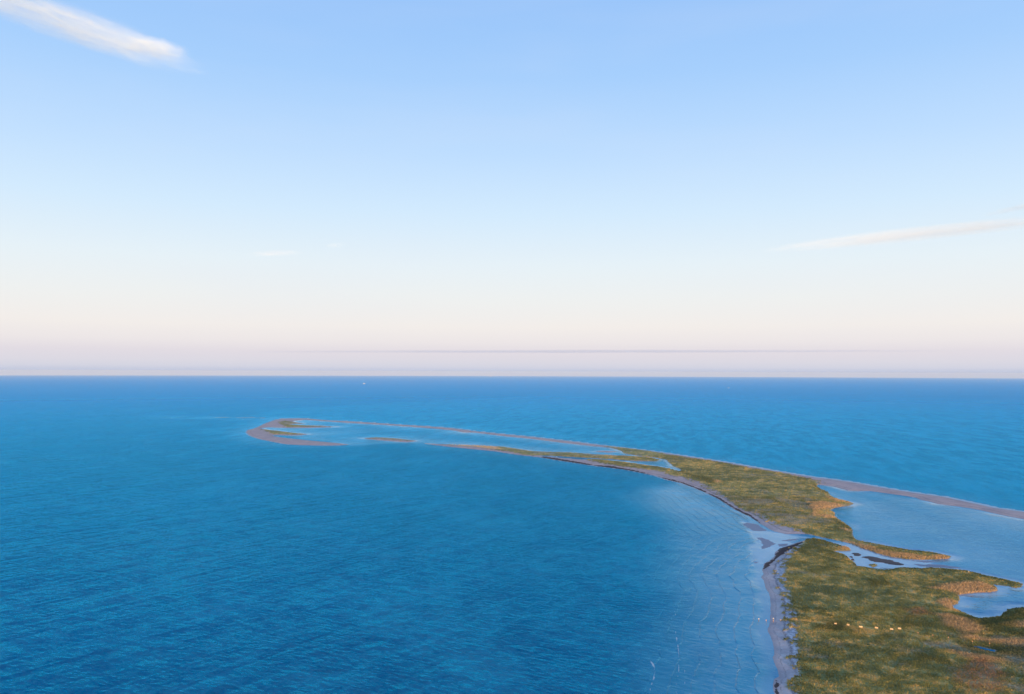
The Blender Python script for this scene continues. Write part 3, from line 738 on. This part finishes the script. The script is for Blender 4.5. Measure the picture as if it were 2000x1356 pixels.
motor_yacht(sea_at(958.5, 23500), -0.3, 75.0, 'white passenger ship right on the horizon line', 'passenger_ship', tiers=4)
motor_yacht(at_sea(1423, 758.0), 2.8, 12.0, 'tiny pale motor boat below the horizon, right of the picture centre', tiers=1)
sailboat(at_sea(1949.5, 745.5), 0.9, 20.0, 'white sailing yacht with two raised sails far off at the right')

# ------------------------------------------------------------------ clouds: closed bodies filled with thin uneven vapour
def ray(px, py, dist):
    d = Vector(((px - 1000) / FPX, -(py - 678) / FPX, -1.0)).normalized()
    return CAM_M.translation + (CAM_M.to_3x3() @ d) * dist
def cloud(label, px, py, dist, half_len, half_h, half_d, tilt, density, name='cloud', color=(0.86, 0.97, 1, 1), nscale=(3.0, 6.0, 2.2), edge=0.55, aniso=-0.42, seed=0.0, contrast=(0.35, 0.62)):
    bm = bmesh.new(); bmesh.ops.create_uvsphere(bm, u_segments=32, v_segments=16, radius=1.0)
    me = bpy.data.meshes.new(name); bm.to_mesh(me); bm.free()
    o = link(bpy.data.objects.new(name, me))
    c = ray(px, py, dist)
    az = math.atan2(c.x, c.y)
    o.matrix_world = (Matrix.Translation(c) @ Matrix.Rotation(-az, 4, 'Z') @ Matrix.Rotation(-math.radians(tilt), 4, 'Y')
                      @ Matrix.Diagonal((half_len, half_d, half_h, 1)))
    m = bpy.data.materials.new('cloud_vapour'); m.use_nodes = True; n = NT(m.node_tree)
    ob = n.add('ShaderNodeTexCoord').outputs['Object']
    wrp = n.vmath('SUBTRACT', n.noise(n.mapping(ob, loc=(seed, seed, 0), scale=(2.2, 1.0, 1.2)), 1.0, 4, 0.6, 0, 1), (0.5, 0.5, 0.5))
    q = n.vmath('ADD', ob, n.vmath('SCALE', wrp, scale=edge))
    r = n.vmath('LENGTH', q)
    body = n.mapr(r, 0.95, 0.25, 0, 1)
    nz = n.noise(n.mapping(q, loc=(seed, 0, seed), rot=(0, 0.12, 0), scale=nscale), 1.0, 7, 0.68, 0.5)
    den = n.math('MULTIPLY', body, n.mapr(nz, contrast[0], contrast[1], 0.12, 1))
    hullf = n.mapr(n.vmath('LENGTH', ob), 0.98, 0.80, 0, 1)
    den = n.math('MULTIPLY', n.math('MULTIPLY', den, hullf), density)
    v = n.add('ShaderNodeVolumePrincipled', ins={'Color': color, 'Density': n.math('MULTIPLY', den, 1.3), 'Anisotropy': aniso})
    n.add('ShaderNodeOutputMaterial', ins={1: v.outputs[0]})
    me.materials.append(m)
    return tag(o, label, 'cloud')
PX = lambda dist: dist / FPX
d1 = 16000.0
cloud('long bright white wisp of cloud sloping down from the upper left corner', 136, 46, d1, 240 * PX(d1), 35 * PX(d1), 600, -10.8, 0.0024, edge=0.95, nscale=(4, 3, 8), seed=2.0, contrast=(0.40, 0.68), aniso=-0.64)
cloud('short brighter tail at the right end of the upper left cloud', 306, 92, d1, 62 * PX(d1), 20 * PX(d1), 300, -4, 0.0026, aniso=-0.62, edge=0.7, nscale=(3, 3, 3), seed=5.0)
d2 = 26000.0
cloud('long thin pinkish white streak of cloud reaching the right edge', 1800, 456, d2, 320 * PX(d2), 15 * PX(d2), 700, 2.6, 0.0009, color=(0.95, 1, 1, 1), aniso=-0.55, edge=0.35, nscale=(3, 3, 3), seed=1.0)
cloud('faint fine streak above the long one at the right edge', 1990, 406, d2, 62 * PX(d2), 6 * PX(d2), 400, 9, 0.0010, edge=0.35, nscale=(3, 3, 3), seed=3.0)
cloud('small faint pink streak low at the left, brighter of two', 536, 495, d2, 62 * PX(d2), 7 * PX(d2), 400, 4, 0.0004, color=(.88, .92, 1, 1), edge=0.4, nscale=(3, 3, 3), seed=4.0)
cloud('very faint scrap of cloud right of the small pink streak', 655, 479, d2, 26 * PX(d2), 6 * PX(d2), 300, 7, 0.0003, edge=0.5, nscale=(3, 3, 3), seed=6.0)
d3 = 80000.0
cloud('flat grey blue cloud bank lying far off just above the horizon', 1150, 686.5, d3, 900 * PX(d3), 4.2 * PX(d3), 2500, 0.1, 0.00022, name='cloud_bank', color=(0.60, 0.72, 0.90, 1), edge=0.35, nscale=(8, 3, 3), seed=8.0, aniso=0.0)

# ------------------------------------------------------------------ haze: the air over the sea
bm = bmesh.new(); box(bm, -39000, 39000, -39000, 39000, -140.0, 107.0)
hz = part('haze', bm, bpy.data.materials.new('air'))
hm = hz.data.materials[0]; hm.use_nodes = True; n = NT(hm.node_tree)
pv = n.add('ShaderNodeVolumePrincipled', ins={'Color': HAZE_COL, 'Density': HAZE_D, 'Anisotropy': -0.12})
n.add('ShaderNodeOutputMaterial', ins={1: pv.outputs[0]})
tag(hz, 'thin pale air that fades the sea into the sky at the horizon', kind='stuff')
